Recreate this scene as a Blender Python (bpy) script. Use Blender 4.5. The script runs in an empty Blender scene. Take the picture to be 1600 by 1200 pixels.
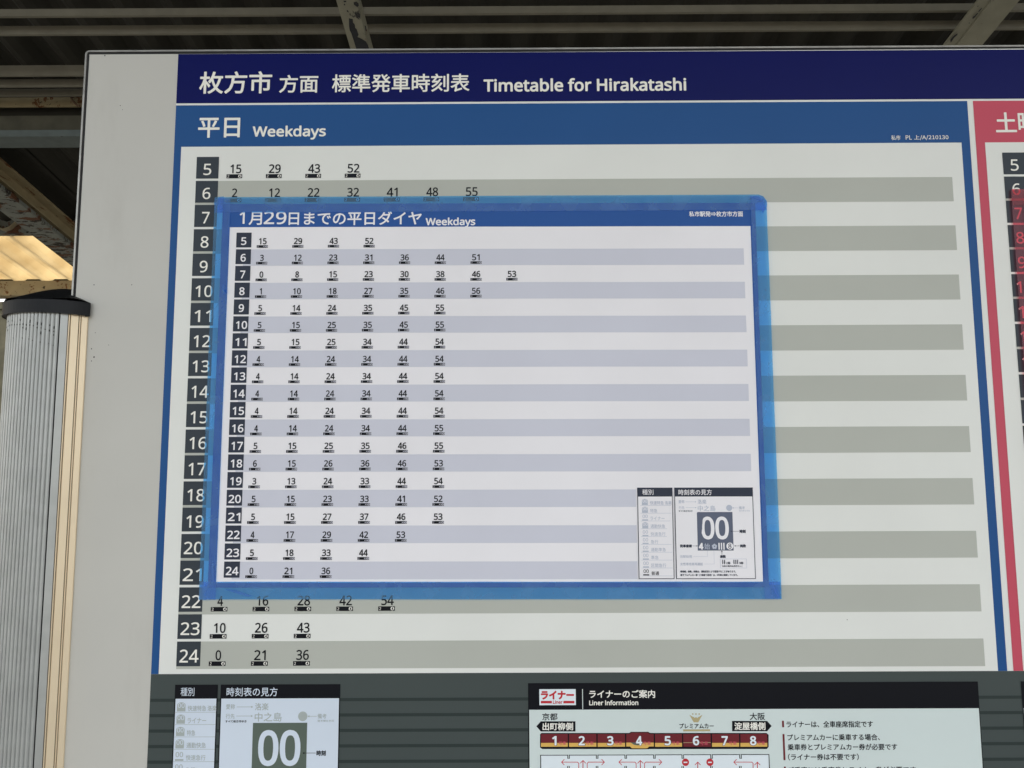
import bpy, os, math, random
from math import radians, sin, cos, pi, tan
from mathutils import Vector, Matrix

# ------------------------------------------------------------------ camera, sky, sun, exposure
EYE = 1.50            # camera height above the platform
DIST = 0.86           # camera to the face of the board (board face is the plane y = 0)
PITCH, YAW, ROLL, FPX = 0.10638783, -0.0025272, -0.00441607, 1200.0
sc = bpy.context.scene
fw = Vector((sin(YAW) * cos(PITCH), cos(YAW) * cos(PITCH), sin(PITCH)))
rt = fw.cross(Vector((0, 0, 1))).normalized()
up = rt.cross(fw)
r2 = cos(ROLL) * rt + sin(ROLL) * up
u2 = -sin(ROLL) * rt + cos(ROLL) * up
cd = bpy.data.cameras.new('camera')
cam = bpy.data.objects.new('camera', cd)
sc.collection.objects.link(cam)
cam.matrix_world = Matrix(((r2.x, u2.x, -fw.x, 0), (r2.y, u2.y, -fw.y, -DIST), (r2.z, u2.z, -fw.z, EYE), (0, 0, 0, 1)))
cd.sensor_width = 36.0
cd.lens = 36.0 * FPX / 1600.0
cd.clip_start = 0.02
cd.clip_end = 2000
sc.camera = cam

SUN_EL, SUN_AZ = radians(34), radians(-55)      # azimuth from +y towards +x
w = bpy.data.worlds.new("World")
sc.world = w
w.use_nodes = True
nt = w.node_tree
bg = nt.nodes['Background']
sky = nt.nodes.new('ShaderNodeTexSky')
sky.sky_type = 'NISHITA'
sky.sun_disc = False
sky.sun_elevation = SUN_EL
sky.sun_rotation = SUN_AZ
sky.dust_density = 2.0
# broken cloud added over the blue sky to whiten the light on the board
tc = nt.nodes.new('ShaderNodeTexCoord')
nz = nt.nodes.new('ShaderNodeTexNoise')
nz.inputs['Scale'].default_value = 2.2
nz.inputs['Detail'].default_value = 6
rp = nt.nodes.new('ShaderNodeValToRGB')
rp.color_ramp.elements[0].position = 0.36
rp.color_ramp.elements[0].color = (0.12, 0.12, 0.12, 1)
rp.color_ramp.elements[1].position = 0.60
rp.color_ramp.elements[1].color = (0.85, 0.85, 0.85, 1)
mx = nt.nodes.new('ShaderNodeMixRGB')
mx.inputs[2].default_value = (8.6, 8.5, 8.35, 1)
nt.links.new(tc.outputs['Generated'], nz.inputs['Vector'])
nt.links.new(nz.outputs['Fac'], rp.inputs[0])
nt.links.new(rp.outputs[0], mx.inputs[0])
nt.links.new(sky.outputs[0], mx.inputs[1])
nt.links.new(mx.outputs[0], bg.inputs[0])
bg.inputs[1].default_value = 0.12

sl = bpy.data.lights.new('sun', 'SUN')
sl.energy = 4.0
sl.angle = radians(0.5)
sl.color = (1.0, 0.90, 0.74)
so = bpy.data.objects.new('sun', sl)
sc.collection.objects.link(so)
sd = Vector((sin(SUN_AZ) * cos(SUN_EL), cos(SUN_AZ) * cos(SUN_EL), sin(SUN_EL)))   # towards the sun
so.rotation_euler = (-sd).to_track_quat('-Z', 'Y').to_euler()
so.location = (0, 0, 12)
sc.view_settings.view_transform = 'Standard'
sc.view_settings.look = 'None'
sc.view_settings.gamma = 1
sc.view_settings.exposure = 1.53

rnd = random.Random(7)


# ------------------------------------------------------------------ helpers
def on_board(px, py):
    """the point (x, z) of the board's face that is seen at pixel (px, py) of a 1600 x 1200 picture"""
    d = fw * FPX + r2 * (px - 800) + u2 * (600 - py)
    t = DIST / d.y
    return d.x * t, d.z * t + EYE


def lin(r, g, b):
    f = lambda c: c / 12.92 if c <= 0.04045 else ((c + 0.055) / 1.055) ** 2.4
    return (f(r / 255), f(g / 255), f(b / 255))


def mat(name, col, rough=0.5, metal=0.0, spec=0.5, noise=0.06, nscale=30.0, bump=0.0, spots=None, cols=None):
    """principled material; noise = relative lightness wander; spots = (colour, scale, threshold, stretch)"""
    m = bpy.data.materials.new(name)
    m.use_nodes = True
    n = m.node_tree
    b = n.nodes['Principled BSDF']
    b.inputs['Roughness'].default_value = rough
    b.inputs['Metallic'].default_value = metal
    b.inputs['Specular IOR Level'].default_value = spec
    tcn = n.nodes.new('ShaderNodeTexCoord')
    no = n.nodes.new('ShaderNodeTexNoise')
    no.inputs['Scale'].default_value = nscale
    no.inputs['Detail'].default_value = 5
    n.links.new(tcn.outputs['Object'], no.inputs['Vector'])
    mp = n.nodes.new('ShaderNodeMapRange')
    mp.inputs[1].default_value = 0.25
    mp.inputs[2].default_value = 0.75
    mp.inputs[3].default_value = 1 - noise
    mp.inputs[4].default_value = 1 + noise
    n.links.new(no.outputs['Fac'], mp.inputs[0])
    mul = n.nodes.new('ShaderNodeVectorMath')
    mul.operation = 'SCALE'
    mul.inputs[0].default_value = col
    n.links.new(mp.outputs[0], mul.inputs['Scale'])
    out = mul.outputs[0]
    for i, (sc_, scale, th, stretch, *soft) in enumerate(spots or []):
        mpg = n.nodes.new('ShaderNodeMapping')
        mpg.inputs['Scale'].default_value = stretch
        mpg.inputs['Location'].default_value = (3.1 * i, 1.7 * i, 5.3 * i)
        n.links.new(tcn.outputs['Object'], mpg.inputs[0])
        n2 = n.nodes.new('ShaderNodeTexNoise')
        n2.inputs['Scale'].default_value = scale
        n2.inputs['Detail'].default_value = 6
        n2.inputs['Roughness'].default_value = 0.65
        n.links.new(mpg.outputs[0], n2.inputs['Vector'])
        r = n.nodes.new('ShaderNodeMapRange')
        r.inputs[1].default_value = th
        r.inputs[2].default_value = th + (soft[0] if soft else 0.03)
        n.links.new(n2.outputs['Fac'], r.inputs[0])
        mm = n.nodes.new('ShaderNodeMixRGB')
        mm.inputs[2].default_value = (*sc_, 1)
        n.links.new(r.outputs[0], mm.inputs[0])
        n.links.new(out, mm.inputs[1])
        out = mm.outputs[0]
    n.links.new(out, b.inputs['Base Color'])
    if bump:
        bp = n.nodes.new('ShaderNodeBump')
        bp.inputs['Strength'].default_value = bump
        bp.inputs['Distance'].default_value = 0.001
        n.links.new(no.outputs['Fac'], bp.inputs['Height'])
        n.links.new(bp.outputs[0], b.inputs['Normal'])
    return m


K = 0.72


def ink(name, r, g, b, rough=0.38, k=K, noise=0.03, spec=0.14):
    c = lin(r, g, b)
    return mat(name, tuple(min(0.92, v / k) for v in c), rough=rough, noise=noise, nscale=9, spec=spec)


def tape_mat(name, body, through, cover):
    """masking tape: part of the light passes to the print below, tinted; creases in the coverage"""
    m = bpy.data.materials.new(name)
    m.use_nodes = True
    n = m.node_tree
    b = n.nodes['Principled BSDF']
    b.inputs['Base Color'].default_value = (*body, 1)
    b.inputs['Roughness'].default_value = 0.55
    b.inputs['Specular IOR Level'].default_value = 0.3
    tr = n.nodes.new('ShaderNodeBsdfTransparent')
    tr.inputs[0].default_value = (*through, 1)
    mixs = n.nodes.new('ShaderNodeMixShader')
    tcn = n.nodes.new('ShaderNodeTexCoord')
    mpg = n.nodes.new('ShaderNodeMapping')
    mpg.inputs['Scale'].default_value = (1, 1, 1)
    no = n.nodes.new('ShaderNodeTexNoise')
    no.inputs['Scale'].default_value = 38
    no.inputs['Detail'].default_value = 9
    no.inputs['Distortion'].default_value = 0.5
    n.links.new(tcn.outputs['Object'], mpg.inputs[0])
    n.links.new(mpg.outputs[0], no.inputs['Vector'])
    mp = n.nodes.new('ShaderNodeMapRange')
    mp.inputs[1].default_value = 0.3
    mp.inputs[2].default_value = 0.7
    mp.inputs[3].default_value = cover - 0.045
    mp.inputs[4].default_value = cover + 0.045
    n.links.new(no.outputs['Fac'], mp.inputs[0])
    n.links.new(mp.outputs[0], mixs.inputs[0])
    n.links.new(tr.outputs[0], mixs.inputs[1])
    n.links.new(b.outputs[0], mixs.inputs[2])
    bp = n.nodes.new('ShaderNodeBump')
    bp.inputs['Strength'].default_value = 0.14
    bp.inputs['Distance'].default_value = 0.0006
    n.links.new(no.outputs['Fac'], bp.inputs['Height'])
    n.links.new(bp.outputs[0], b.inputs['Normal'])
    n.links.new(mixs.outputs[0], n.nodes['Material Output'].inputs[0])
    return m


class Acc:
    """collects faces of several materials into ONE mesh object"""

    def __init__(s):
        s.v, s.f, s.mi, s.mats = [], [], [], []

    def m(s, material):
        if material not in s.mats:
            s.mats.append(material)
        return s.mats.index(material)

    def face(s, pts, material):
        k = len(s.v)
        s.v += [tuple(p) for p in pts]
        s.f.append(tuple(range(k, k + len(pts))))
        s.mi.append(s.m(material))

    def poly(s, pts, y, material):
        """flat polygon in the board plane, points (x, z), facing the camera"""
        a = sum(pts[i][0] * pts[(i + 1) % len(pts)][1] - pts[(i + 1) % len(pts)][0] * pts[i][1] for i in range(len(pts)))
        if a < 0:
            pts = pts[::-1]
        s.face([(p[0], y, p[1]) for p in pts], material)

    def rect(s, x0, x1, z0, z1, y, material):
        s.poly([(x0, z0), (x1, z0), (x1, z1), (x0, z1)], y, material)

    def sheet(s, x0, x1, z0, z1, yb, yf, material, edge=None):
        """thin sheet with real thickness from yb (back) to yf (front)"""
        s.rect(x0, x1, z0, z1, yf, material)
        e = edge or material
        c = [(x0, z0), (x1, z0), (x1, z1), (x0, z1)]
        for i in range(4):
            p, q = c[i], c[(i + 1) % 4]
            s.face([(p[0], yf, p[1]), (p[0], yb, p[1]), (q[0], yb, q[1]), (q[0], yf, q[1])], e)

    def box(s, x0, x1, y0, y1, z0, z1, material):
        P = [(x0, y0, z0), (x1, y0, z0), (x1, y1, z0), (x0, y1, z0), (x0, y0, z1), (x1, y0, z1), (x1, y1, z1), (x0, y1, z1)]
        for q in ((0, 3, 2, 1), (4, 5, 6, 7), (0, 1, 5, 4), (1, 2, 6, 5), (2, 3, 7, 6), (3, 0, 4, 7)):
            s.face([P[i] for i in q], material)

    def line(s, pts, wd, y, material):
        for (x0, z0), (x1, z1) in zip(pts, pts[1:]):
            dx, dz = x1 - x0, z1 - z0
            L = math.hypot(dx, dz) or 1
            ex, ez = dx / L * wd / 2, dz / L * wd / 2
            nx, nzz = -ez, ex
            s.poly([(x0 - ex + nx, z0 - ez + nzz), (x0 - ex - nx, z0 - ez - nzz), (x1 + ex - nx, z1 + ez - nzz), (x1 + ex + nx, z1 + ez + nzz)], y, material)
            y -= 4e-6

    def disc(s, x, z, r, y, material, n=24, rz=None):
        s.poly([(x + r * cos(2 * pi * i / n), z + (rz or r) * sin(2 * pi * i / n)) for i in range(n)], y, material)

    def build(s, name, parent=None, **props):
        me = bpy.data.meshes.new(name)
        me.from_pydata(s.v, [], s.f)
        for m_ in s.mats:
            me.materials.append(m_)
        me.polygons.foreach_set('material_index', s.mi)
        me.update()
        o = bpy.data.objects.new(name, me)
        sc.collection.objects.link(o)
        if parent:
            o.parent = parent
        for k, v in props.items():
            o[k] = v
        return o


def thing(name, label, category, group=None, loc=(0, 0, 0)):
    o = bpy.data.objects.new(name, None)
    o.empty_display_size = 0.05
    sc.collection.objects.link(o)
    o.location = loc
    o['label'] = label
    o['category'] = category
    if group:
        o['group'] = group
    return o


FD = bpy.utils.system_resource('DATAFILES', path='fonts')


def font(fn):
    try:
        return bpy.data.fonts.load(os.path.join(FD, fn))
    except Exception:
        return None


F_LAT, F_CJK = font('NotoSansMath-Regular.woff2'), font('Noto Sans CJK Regular.woff2')
CACHE = {}


def glyphs(s, cjk):
    key = (s, cjk)
    if key not in CACHE:
        c = bpy.data.curves.new('lettering', 'FONT')
        c.body = s
        c.size = 1
        c.resolution_u = 3 if len(s) < 12 else 2
        f = F_CJK if cjk else F_LAT
        if f:
            c.font = f
        o = bpy.data.objects.new('lettering', c)
        me = o.to_mesh()
        vs = [(v.co.x, v.co.y) for v in me.vertices]
        fs = [tuple(p.vertices) for p in me.polygons]
        o.to_mesh_clear()
        bpy.data.objects.remove(o)
        bpy.data.curves.remove(c)
        xs, ys = [v[0] for v in vs], [v[1] for v in vs]
        bb = (min(xs), max(xs), min(ys), max(ys))
        CACHE[key] = (vs, fs, bb)
    return CACHE[key]


def text(acc, s, x0, x1, z0, z1, y, material, cjk=False, bold=0.0):
    """lettering whose ink fills the box x0..x1, z0..z1 of the board plane; bold = extra stroke radius (m)"""
    vs, fs, (a0, a1, b0, b1) = glyphs(s, cjk)
    x0, x1, z0, z1 = x0 + bold, x1 - bold, z0 + bold, z1 - bold
    sx, sz = (x1 - x0) / (a1 - a0), (z1 - z0) / (b1 - b0)
    offs = [(0, 0)]
    if bold:
        n = 4 if bold < 0.00012 else 8
        offs += [(bold * cos(2 * pi * k / n + pi / 4), bold * sin(2 * pi * k / n + pi / 4)) for k in range(n)]
    mi = acc.m(material)
    for j, (ox, oz) in enumerate(offs):
        k = len(acc.v)
        yy = y - 3e-6 * j
        acc.v += [(x0 + (v[0] - a0) * sx + ox, yy, z0 + (v[1] - b0) * sz + oz) for v in vs]
        acc.f += [tuple(i + k for i in f) for f in fs]
        acc.mi += [mi] * len(fs)


def text_px(acc, s, px0, px1, py0, py1, y, material, cjk=False, bold=0.0):
    """the same, with the box given where the photograph shows it"""
    xa, zc = on_board(px0, (py0 + py1) / 2)
    xb, zd = on_board(px1, (py0 + py1) / 2)
    zt = on_board((px0 + px1) / 2, py0)[1]
    zb = on_board((px0 + px1) / 2, py1)[1]
    text(acc, s, xa, xb, zb, zt, y, material, cjk, bold)


def rect_px(acc, px0, px1, py0, py1, y, material):
    xa = on_board(px0, (py0 + py1) / 2)[0]
    xb = on_board(px1, (py0 + py1) / 2)[0]
    zt = on_board((px0 + px1) / 2, py0)[1]
    zb = on_board((px0 + px1) / 2, py1)[1]
    acc.rect(xa, xb, zb, zt, y, material)


def line_px(acc, pts, wpx, y, material):
    acc.line([on_board(*p) for p in pts], wpx * 0.000725, y, material)


def poly_px(acc, pts, y, material):
    acc.poly([on_board(*p) for p in pts], y, material)


# ------------------------------------------------------------------ materials
M = {}
M['panel'] = mat('warm grey sheet metal', (0.565, 0.555, 0.51), rough=0.42, noise=0.035, nscale=7, spec=0.4,
                 spots=[((0.47, 0.455, 0.41), 6.0, 0.56, (3.0, 1, 0.8), 0.5), ((0.15, 0.14, 0.12), 70.0, 0.775, (1, 1, 1), 0.02)])
M['trim'] = mat('worn aluminium trim', (0.34, 0.33, 0.30), rough=0.35, metal=0.6, noise=0.25, nscale=60,
                spots=[((0.05, 0.04, 0.03), 50.0, 0.68, (0.5, 1, 1))])
M['gap'] = mat('black rubber', (0.012, 0.012, 0.013), rough=0.6, noise=0.2)
M['white'] = ink('board white', 203, 204, 199)
M['navy'] = ink('navy print', 1, 8, 74)
M['blue'] = ink('blue print', 31, 72, 122)
M['red'] = ink('red print', 175, 72, 88)
M['band'] = ink('grey green band', 162, 164, 156)
M['square'] = ink('charcoal print', 50, 56, 62)
M['black'] = ink('black print', 12, 14, 20)
M['letter'] = ink('off white lettering', 212, 210, 202)
M['lower'] = ink('slate print', 62, 69, 68)
M['stripe'] = ink('dark slate print', 43, 51, 50)
M['info'] = ink('pale grey print', 186, 196, 194)
M['leg_white'] = ink('legend white', 187, 196, 207)
M['grey_ink'] = ink('grey print', 150, 157, 155)
M['faint'] = ink('faint grey print', 165, 170, 182)
M['olive'] = ink('dark olive print', 82, 92, 84)
M['paper'] = ink('white paper', 212, 210, 223, rough=0.55)
M['paper_blue'] = ink('blue printed paper', 40, 77, 137, rough=0.5)
M['paper_band'] = ink('lavender grey band', 184, 185, 195, rough=0.5)
M['paper_sq'] = ink('dark printed paper', 47, 52, 64, rough=0.5)
M['paper_dark'] = ink('grey slate printed paper', 86, 92, 108, rough=0.5)
M['maroon'] = ink('maroon print', 98, 36, 42)
M['gold'] = ink('gold print', 196, 158, 84)
M['crown'] = ink('dull gold print', 160, 148, 112)
M['crimson'] = ink('crimson print', 170, 44, 52)
M['diagram'] = ink('diagram white', 200, 208, 220)
M['tape'] = tape_mat('blue masking tape', (0.30, 0.56, 0.84), (0.18, 0.575, 0.97), 0.235)
M['red_tape'] = tape_mat('red masking tape', (0.52, 0.30, 0.36), (1.0, 0.26, 0.33), 0.24)
M['al'] = mat('brushed aluminium', (0.43, 0.44, 0.425), rough=0.42, metal=0.35, noise=0.10, nscale=40, spec=0.5)
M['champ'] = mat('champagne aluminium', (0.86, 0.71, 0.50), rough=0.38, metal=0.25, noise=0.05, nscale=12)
M['cap'] = mat('black plastic', (0.007, 0.008, 0.010), rough=0.5, spec=0.25, noise=0.2, nscale=40,
               spots=[((0.12, 0.11, 0.09), 22.0, 0.70, (0.6, 1, 2))])
M['dirt'] = mat('black dirt', (0.02, 0.02, 0.018), rough=0.9)
steel_rust = [((0.13, 0.050, 0.012), 5.0, 0.57, (6, 0.8, 6)), ((0.015, 0.010, 0.006), 9.0, 0.64, (5, 1, 5))]
M['steel'] = mat('dusty painted steel', (0.175, 0.165, 0.13), rough=0.7, noise=0.12, nscale=25,
                 spots=[((0.06, 0.03, 0.015), 26.0, 0.69, (0.5, 1, 1))])
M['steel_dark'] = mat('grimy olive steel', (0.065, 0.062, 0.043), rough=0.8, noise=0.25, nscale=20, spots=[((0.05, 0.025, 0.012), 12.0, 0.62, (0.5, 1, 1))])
M['peel'] = mat('peeling cream paint on steel', (0.24, 0.235, 0.18), rough=0.7, noise=0.15, nscale=20,
                spots=[((0.14, 0.06, 0.03), 30.0, 0.66, (1, 1, 1)), ((0.012, 0.012, 0.016), 12.0, 0.60, (1, 0.6, 1))])
M['rusty'] = mat('rusting cream paint on steel', (0.31, 0.255, 0.15), rough=0.75, noise=0.15, nscale=20, spots=steel_rust, bump=0.5)
M['rusty_grey'] = mat('rusting grey paint on steel', (0.16, 0.17, 0.15), rough=0.8, noise=0.2, nscale=20,
                      spots=[((0.09, 0.034, 0.012), 14.0, 0.52, (1, 2.2, 1)), ((0.015, 0.010, 0.006), 16.0, 0.54, (1.2, 3, 1))], bump=0.6)
M['groove'] = mat('dark brown groove', (0.10, 0.08, 0.05), rough=0.8, noise=0.3)  # groove bottoms and corner line coloured dark brown
M['hook'] = mat('rusty wire', (0.16, 0.10, 0.06), rough=0.8, noise=0.5, nscale=60)
M['bare'] = mat('bare dark steel', (0.010, 0.012, 0.018), rough=0.7, noise=0.4, nscale=40)
M['blue_grey'] = mat('weathered blue grey paint', (0.105, 0.13, 0.13), rough=0.75, noise=0.15, nscale=30,
                     spots=[((0.05, 0.05, 0.045), 30.0, 0.66, (1, 1, 1))])
M['roof'] = mat('dark corrugated sheet', (0.016, 0.015, 0.010), rough=0.85, noise=0.35, nscale=5)  # also colours the shade strips on the girder and eave beam
M['wallm'] = mat('stained wall', (0.10, 0.09, 0.055), rough=0.9, noise=0.5, nscale=6)
M['floor'] = mat('platform asphalt', (0.11, 0.11, 0.105), rough=0.9, noise=0.2, nscale=8)
M['ground'] = mat('dry ground', (0.14, 0.13, 0.11), rough=0.95, noise=0.3, nscale=2)


def translucent(name, col, back):
    m = bpy.data.materials.new(name)
    m.use_nodes = True
    n = m.node_tree
    b = n.nodes['Principled BSDF']
    b.inputs['Base Color'].default_value = (*back, 1)
    b.inputs['Roughness'].default_value = 0.6
    t = n.nodes.new('ShaderNodeBsdfTranslucent')
    no = n.nodes.new('ShaderNodeTexNoise')
    no.inputs['Scale'].default_value = 7
    no.inputs['Detail'].default_value = 6
    tcn = n.nodes.new('ShaderNodeTexCoord')
    n.links.new(tcn.outputs['Object'], no.inputs['Vector'])
    cr = n.nodes.new('ShaderNodeValToRGB')
    cr.color_ramp.elements[0].position = 0.35
    cr.color_ramp.elements[0].color = (col[0] * 0.8, col[1] * 0.76, col[2] * 0.70, 1)
    cr.color_ramp.elements[1].position = 0.6
    cr.color_ramp.elements[1].color = (*col, 1)
    n.links.new(no.outputs['Fac'], cr.inputs[0])
    n.links.new(cr.outputs[0], t.inputs[0])
    mixs = n.nodes.new('ShaderNodeMixShader')
    mixs.inputs[0].default_value = 0.55
    n.links.new(b.outputs[0], mixs.inputs[1])
    n.links.new(t.outputs[0], mixs.inputs[2])
    n.links.new(mixs.outputs[0], n.nodes['Material Output'].inputs[0])
    return m


M['frp'] = translucent('yellowed translucent roof sheet', (0.76, 0.67, 0.49), (0.5, 0.44, 0.32))

# ------------------------------------------------------------------ the setting
a = Acc()
a.box(-14, 14, -3.2, 3.9, -0.9, 0.0, M['floor'])
a.build('platform', kind='structure')
a = Acc()
a.face([(-400, -400, -0.95), (400, -400, -0.95), (400, 400, -0.95), (-400, 400, -0.95)], M['ground'])
a.build('ground', kind='structure')

# ------------------------------------------------------------------ station canopy
H0, SL = 1.50, 0.18                       # roof underside above the eye at the camera, fall per metre


def roof_z(y):
    return EYE + H0 - SL * (y + DIST)


canopy = thing('station_canopy', 'dark corrugated platform canopy with rusty steel framing above and behind the board', 'canopy')
PITCHW, AMP = 0.13, 0.034
PROF = [(0.0, 0.0), (0.18, 0.25), (0.36, 0.9), (0.5, 1.0), (0.64, 0.9), (0.82, 0.25)]


def corrugated(name, n0, n1, y0, y1, material, x_org, lift=0.0, **kw):
    """roof sheet of waves n0..n1 with the roof's slope and a real thickness"""
    ac = Acc()
    pts = []
    for k in range(n0, n1):
        for (t, h) in PROF:
            pts.append((x_org + (k + t) * PITCHW, h * AMP))
    pts.append((x_org + n1 * PITCHW, 0.0))
    T = 0.004
    for (xa, ha), (xb, hb) in zip(pts, pts[1:]):
        za0, za1, zb0, zb1 = roof_z(y0) + ha + lift, roof_z(y1) + ha + lift, roof_z(y0) + hb + lift, roof_z(y1) + hb + lift
        ac.face([(xa, y0, za0), (xa, y1, za1), (xb, y1, zb1), (xb, y0, zb0)], material)
        ac.face([(xa, y0, za0 + T), (xb, y0, zb0 + T), (xb, y1, zb1 + T), (xa, y1, za1 + T)], material)
        ac.face([(xa, y1, za1), (xa, y1, za1 + T), (xb, y1, zb1 + T), (xb, y1, zb1)], material)
        ac.face([(xa, y0, za0), (xb, y0, zb0), (xb, y0, zb0 + T), (xa, y0, za0 + T)], material)
    return ac.build(name, canopy, **kw)


YP = 3.03 - DIST          # purlin where the translucent eave course starts
YE = 3.47 - DIST          # eave beam
XO = -1.80 - 40 * PITCHW
for k in range(12):
    corrugated('roof_sheet', k * 8, k * 8 + 9, -3.1, YP + 0.05, M['roof'], XO, lift=0.042 + 0.006 * (k % 2))
for k in range(12):
    corrugated('roof_sheet' if k >= 5 else 'translucent_roof_sheet', k * 8, k * 8 + 9, YP - 0.02, YE + 0.16,
               M['frp'] if k < 5 else M['roof'], XO, lift=0.006 * (k % 2))


def bar_x(name, d, z_top, h, t, material, x0=-6.2, x1=6.2, lip=True, parent=None):
    """steel bar along x: web facing the camera with a small lip along its foot"""
    ac = Acc()
    y = d - DIST
    ac.box(x0, x1, y, y + 0.006, z_top - h, z_top, material)
    ac.box(x0, x1, y + 0.0062, y + t, z_top - h, z_top - h + 0.004, material)
    return ac.build(name, parent or canopy)


def z_at(d, py, px=800):
    """height at which something d metres from the camera (along y) shows at row py"""
    dd = fw * FPX + r2 * (px - 800) + u2 * (600 - py)
    return EYE + dd.z * d / dd.y


for (d, p0, p1, px) in ((1.86, 9.5, 20.5, 800), (1.92, 36, 49, 800), (2.09, 102, 117.5, 60), (2.14, 123.5, 134.5, 60), (2.20, 138.5, 149, 60)):
    zt, zb = z_at(d, p0, px), z_at(d, p1, px)
    bar_x('purlin', d, zt, zt - zb, 0.009, M['steel'])

# girder (I section) seen to the left of the board
d = 2.26
zs = [z_at(d, p, 60) for p in (152, 167, 178, 204, 214)]
g = Acc()
yg = d - DIST
g.box(-6.2, 6.2, yg, yg + 0.006, zs[1], zs[0], M['rusty'])
g.box(-6.2, 6.2, yg + 0.0062, yg + 0.06, zs[0] - 0.006, zs[0], M['rusty'])
g.box(-6.2, 6.2, yg + 0.035, yg + 0.041, zs[3] + 0.0002, zs[0] - 0.0062, M['roof'])  # near-black web: the shadow under the top flange is put into its colour
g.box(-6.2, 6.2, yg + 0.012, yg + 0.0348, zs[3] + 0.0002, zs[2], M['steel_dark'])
gir = g.build('girder', canopy)
g = Acc()
g.box(-6.2, 6.2, yg - 0.004, yg + 0.08, zs[4], zs[3], M['blue_grey'])
g.build('bottom_flange', gir)

# hook of bent wire hanging on the girder
hx, hz = (110 - 800) / 1200 * 2.35, zs[0]
h = Acc()
pts = [Vector((hx, yg - 0.004, hz + 0.002)), Vector((hx - 0.004, yg - 0.012, hz - 0.008)), Vector((hx + 0.001, yg - 0.014, hz - 0.018)),
       Vector((hx + 0.010, yg - 0.013, hz - 0.028)), Vector((hx + 0.017, yg - 0.012, hz - 0.034)), Vector((hx + 0.024, yg - 0.014, hz - 0.033))]


def tube(ac, pts, r, material, n=8):
    rings = []
    for i, p in enumerate(pts):
        t = (pts[min(i + 1, len(pts) - 1)] - pts[max(i - 1, 0)]).normalized()
        u = t.cross(Vector((0.3, 0.9, 0.2))).normalized()
        v = t.cross(u)
        rings.append([p + r * (cos(2 * pi * k / n) * u + sin(2 * pi * k / n) * v) for k in range(n)])
    for r0, r1 in zip(rings, rings[1:]):
        for k in range(n):
            ac.face([r0[k], r0[(k + 1) % n], r1[(k + 1) % n], r1[k]], material)
    ac.face(rings[0][::-1], material)
    ac.face(rings[-1], material)


tube(h, pts, 0.0034, M['hook'])
h.build('wire_hook', canopy)


def sloped_box(ac, x0, x1, o0, o1, y0, y1, material):
    """box following the roof's slope; o = height offset below the roof plane"""
    P = [(x0, y0, roof_z(y0) + o0), (x1, y0, roof_z(y0) + o0), (x1, y1, roof_z(y1) + o0), (x0, y1, roof_z(y1) + o0),
         (x0, y0, roof_z(y0) + o1), (x1, y0, roof_z(y0) + o1), (x1, y1, roof_z(y1) + o1), (x0, y1, roof_z(y1) + o1)]
    for q in ((0, 3, 2, 1), (4, 5, 6, 7), (0, 1, 5, 4), (1, 2, 6, 5), (2, 3, 7, 6), (3, 0, 4, 7)):
        ac.face([P[i] for i in q], material)


def x_at(d, px, py=40):
    dd = fw * FPX + r2 * (px - 800) + u2 * (600 - py)
    return dd.x * d / dd.y


# light angle-iron rafters crossing in front of the purlins
YR0, YR1 = -3.0, yg - 0.02
for (pa, pb, side) in ((547, 576, 1), (1496, 1536, -1)):
    xa, xb = x_at(1.90, pa), x_at(1.90, pb)
    ac = Acc()
    sloped_box(ac, xa, xb, -0.066, -0.060, YR0, YR1, M['peel'])
    if side > 0:
        sloped_box(ac, xb - 0.006, xb, -0.0598, -0.022, YR0, YR1, M['peel'])
    else:
        sloped_box(ac, xa, xa + 0.006, -0.0598, -0.022, YR0, YR1, M['peel'])
        sloped_box(ac, xa - 0.030, xa - 0.0005, -0.062, -0.056, YR0, YR1, M['peel'])
    rf = ac.build('rafter', canopy)
    ac = Acc()
    if side > 0:
        patches = [[(515, 325), (585, 340), (590, 400), (622, 440), (630, 500), (655, 520), (690, 620), (670, 660), (740, 690), (820, 740), (855, 800), (885, 900), (658, 900), (600, 720), (560, 600), (530, 540), (520, 480)],
                   [(600, 40), (650, 30), (690, 60), (692, 100), (665, 130), (640, 110), (605, 80)], [(418, 12), (468, 14), (470, 38), (425, 42)],
                   [(425, 66), (448, 70), (450, 95), (428, 96)], [(472, 182), (500, 185), (515, 222), (490, 215)], [(800, 455), (818, 460), (832, 560), (812, 545)]]
        sx_, ox_ = 11.43, 500
    else:
        patches = [[(790, 288), (800, 262), (835, 240), (850, 218), (880, 200), (884, 212), (860, 236), (842, 262), (812, 292)],
                   [(886, 180), (905, 150), (940, 122), (942, 134), (918, 162), (895, 190)], [(735, 358), (750, 350), (756, 362), (740, 368)], [(870, 100), (884, 88), (890, 98), (876, 110)],
                   [(448, 620), (500, 560), (560, 520), (560, 545), (510, 590), (470, 650), (452, 668)]]
        sx_, ox_ = 10.0, 1440
    for pt in patches:
        q3 = []
        for (u, v) in pt:
            dd = fw * FPX + r2 * (ox_ + u / sx_ - 800) + u2 * (600 - v / sx_)
            t = (H0 - 0.0664) / (dd.z + SL * dd.y)          # where that sight line meets the underside of the flange
            q3.append((dd.x * t, dd.y * t - DIST, EYE + dd.z * t))
        ac.face(q3, M['bare'])
    ac.build('peeled_paint', rf, kind='stuff')

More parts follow.
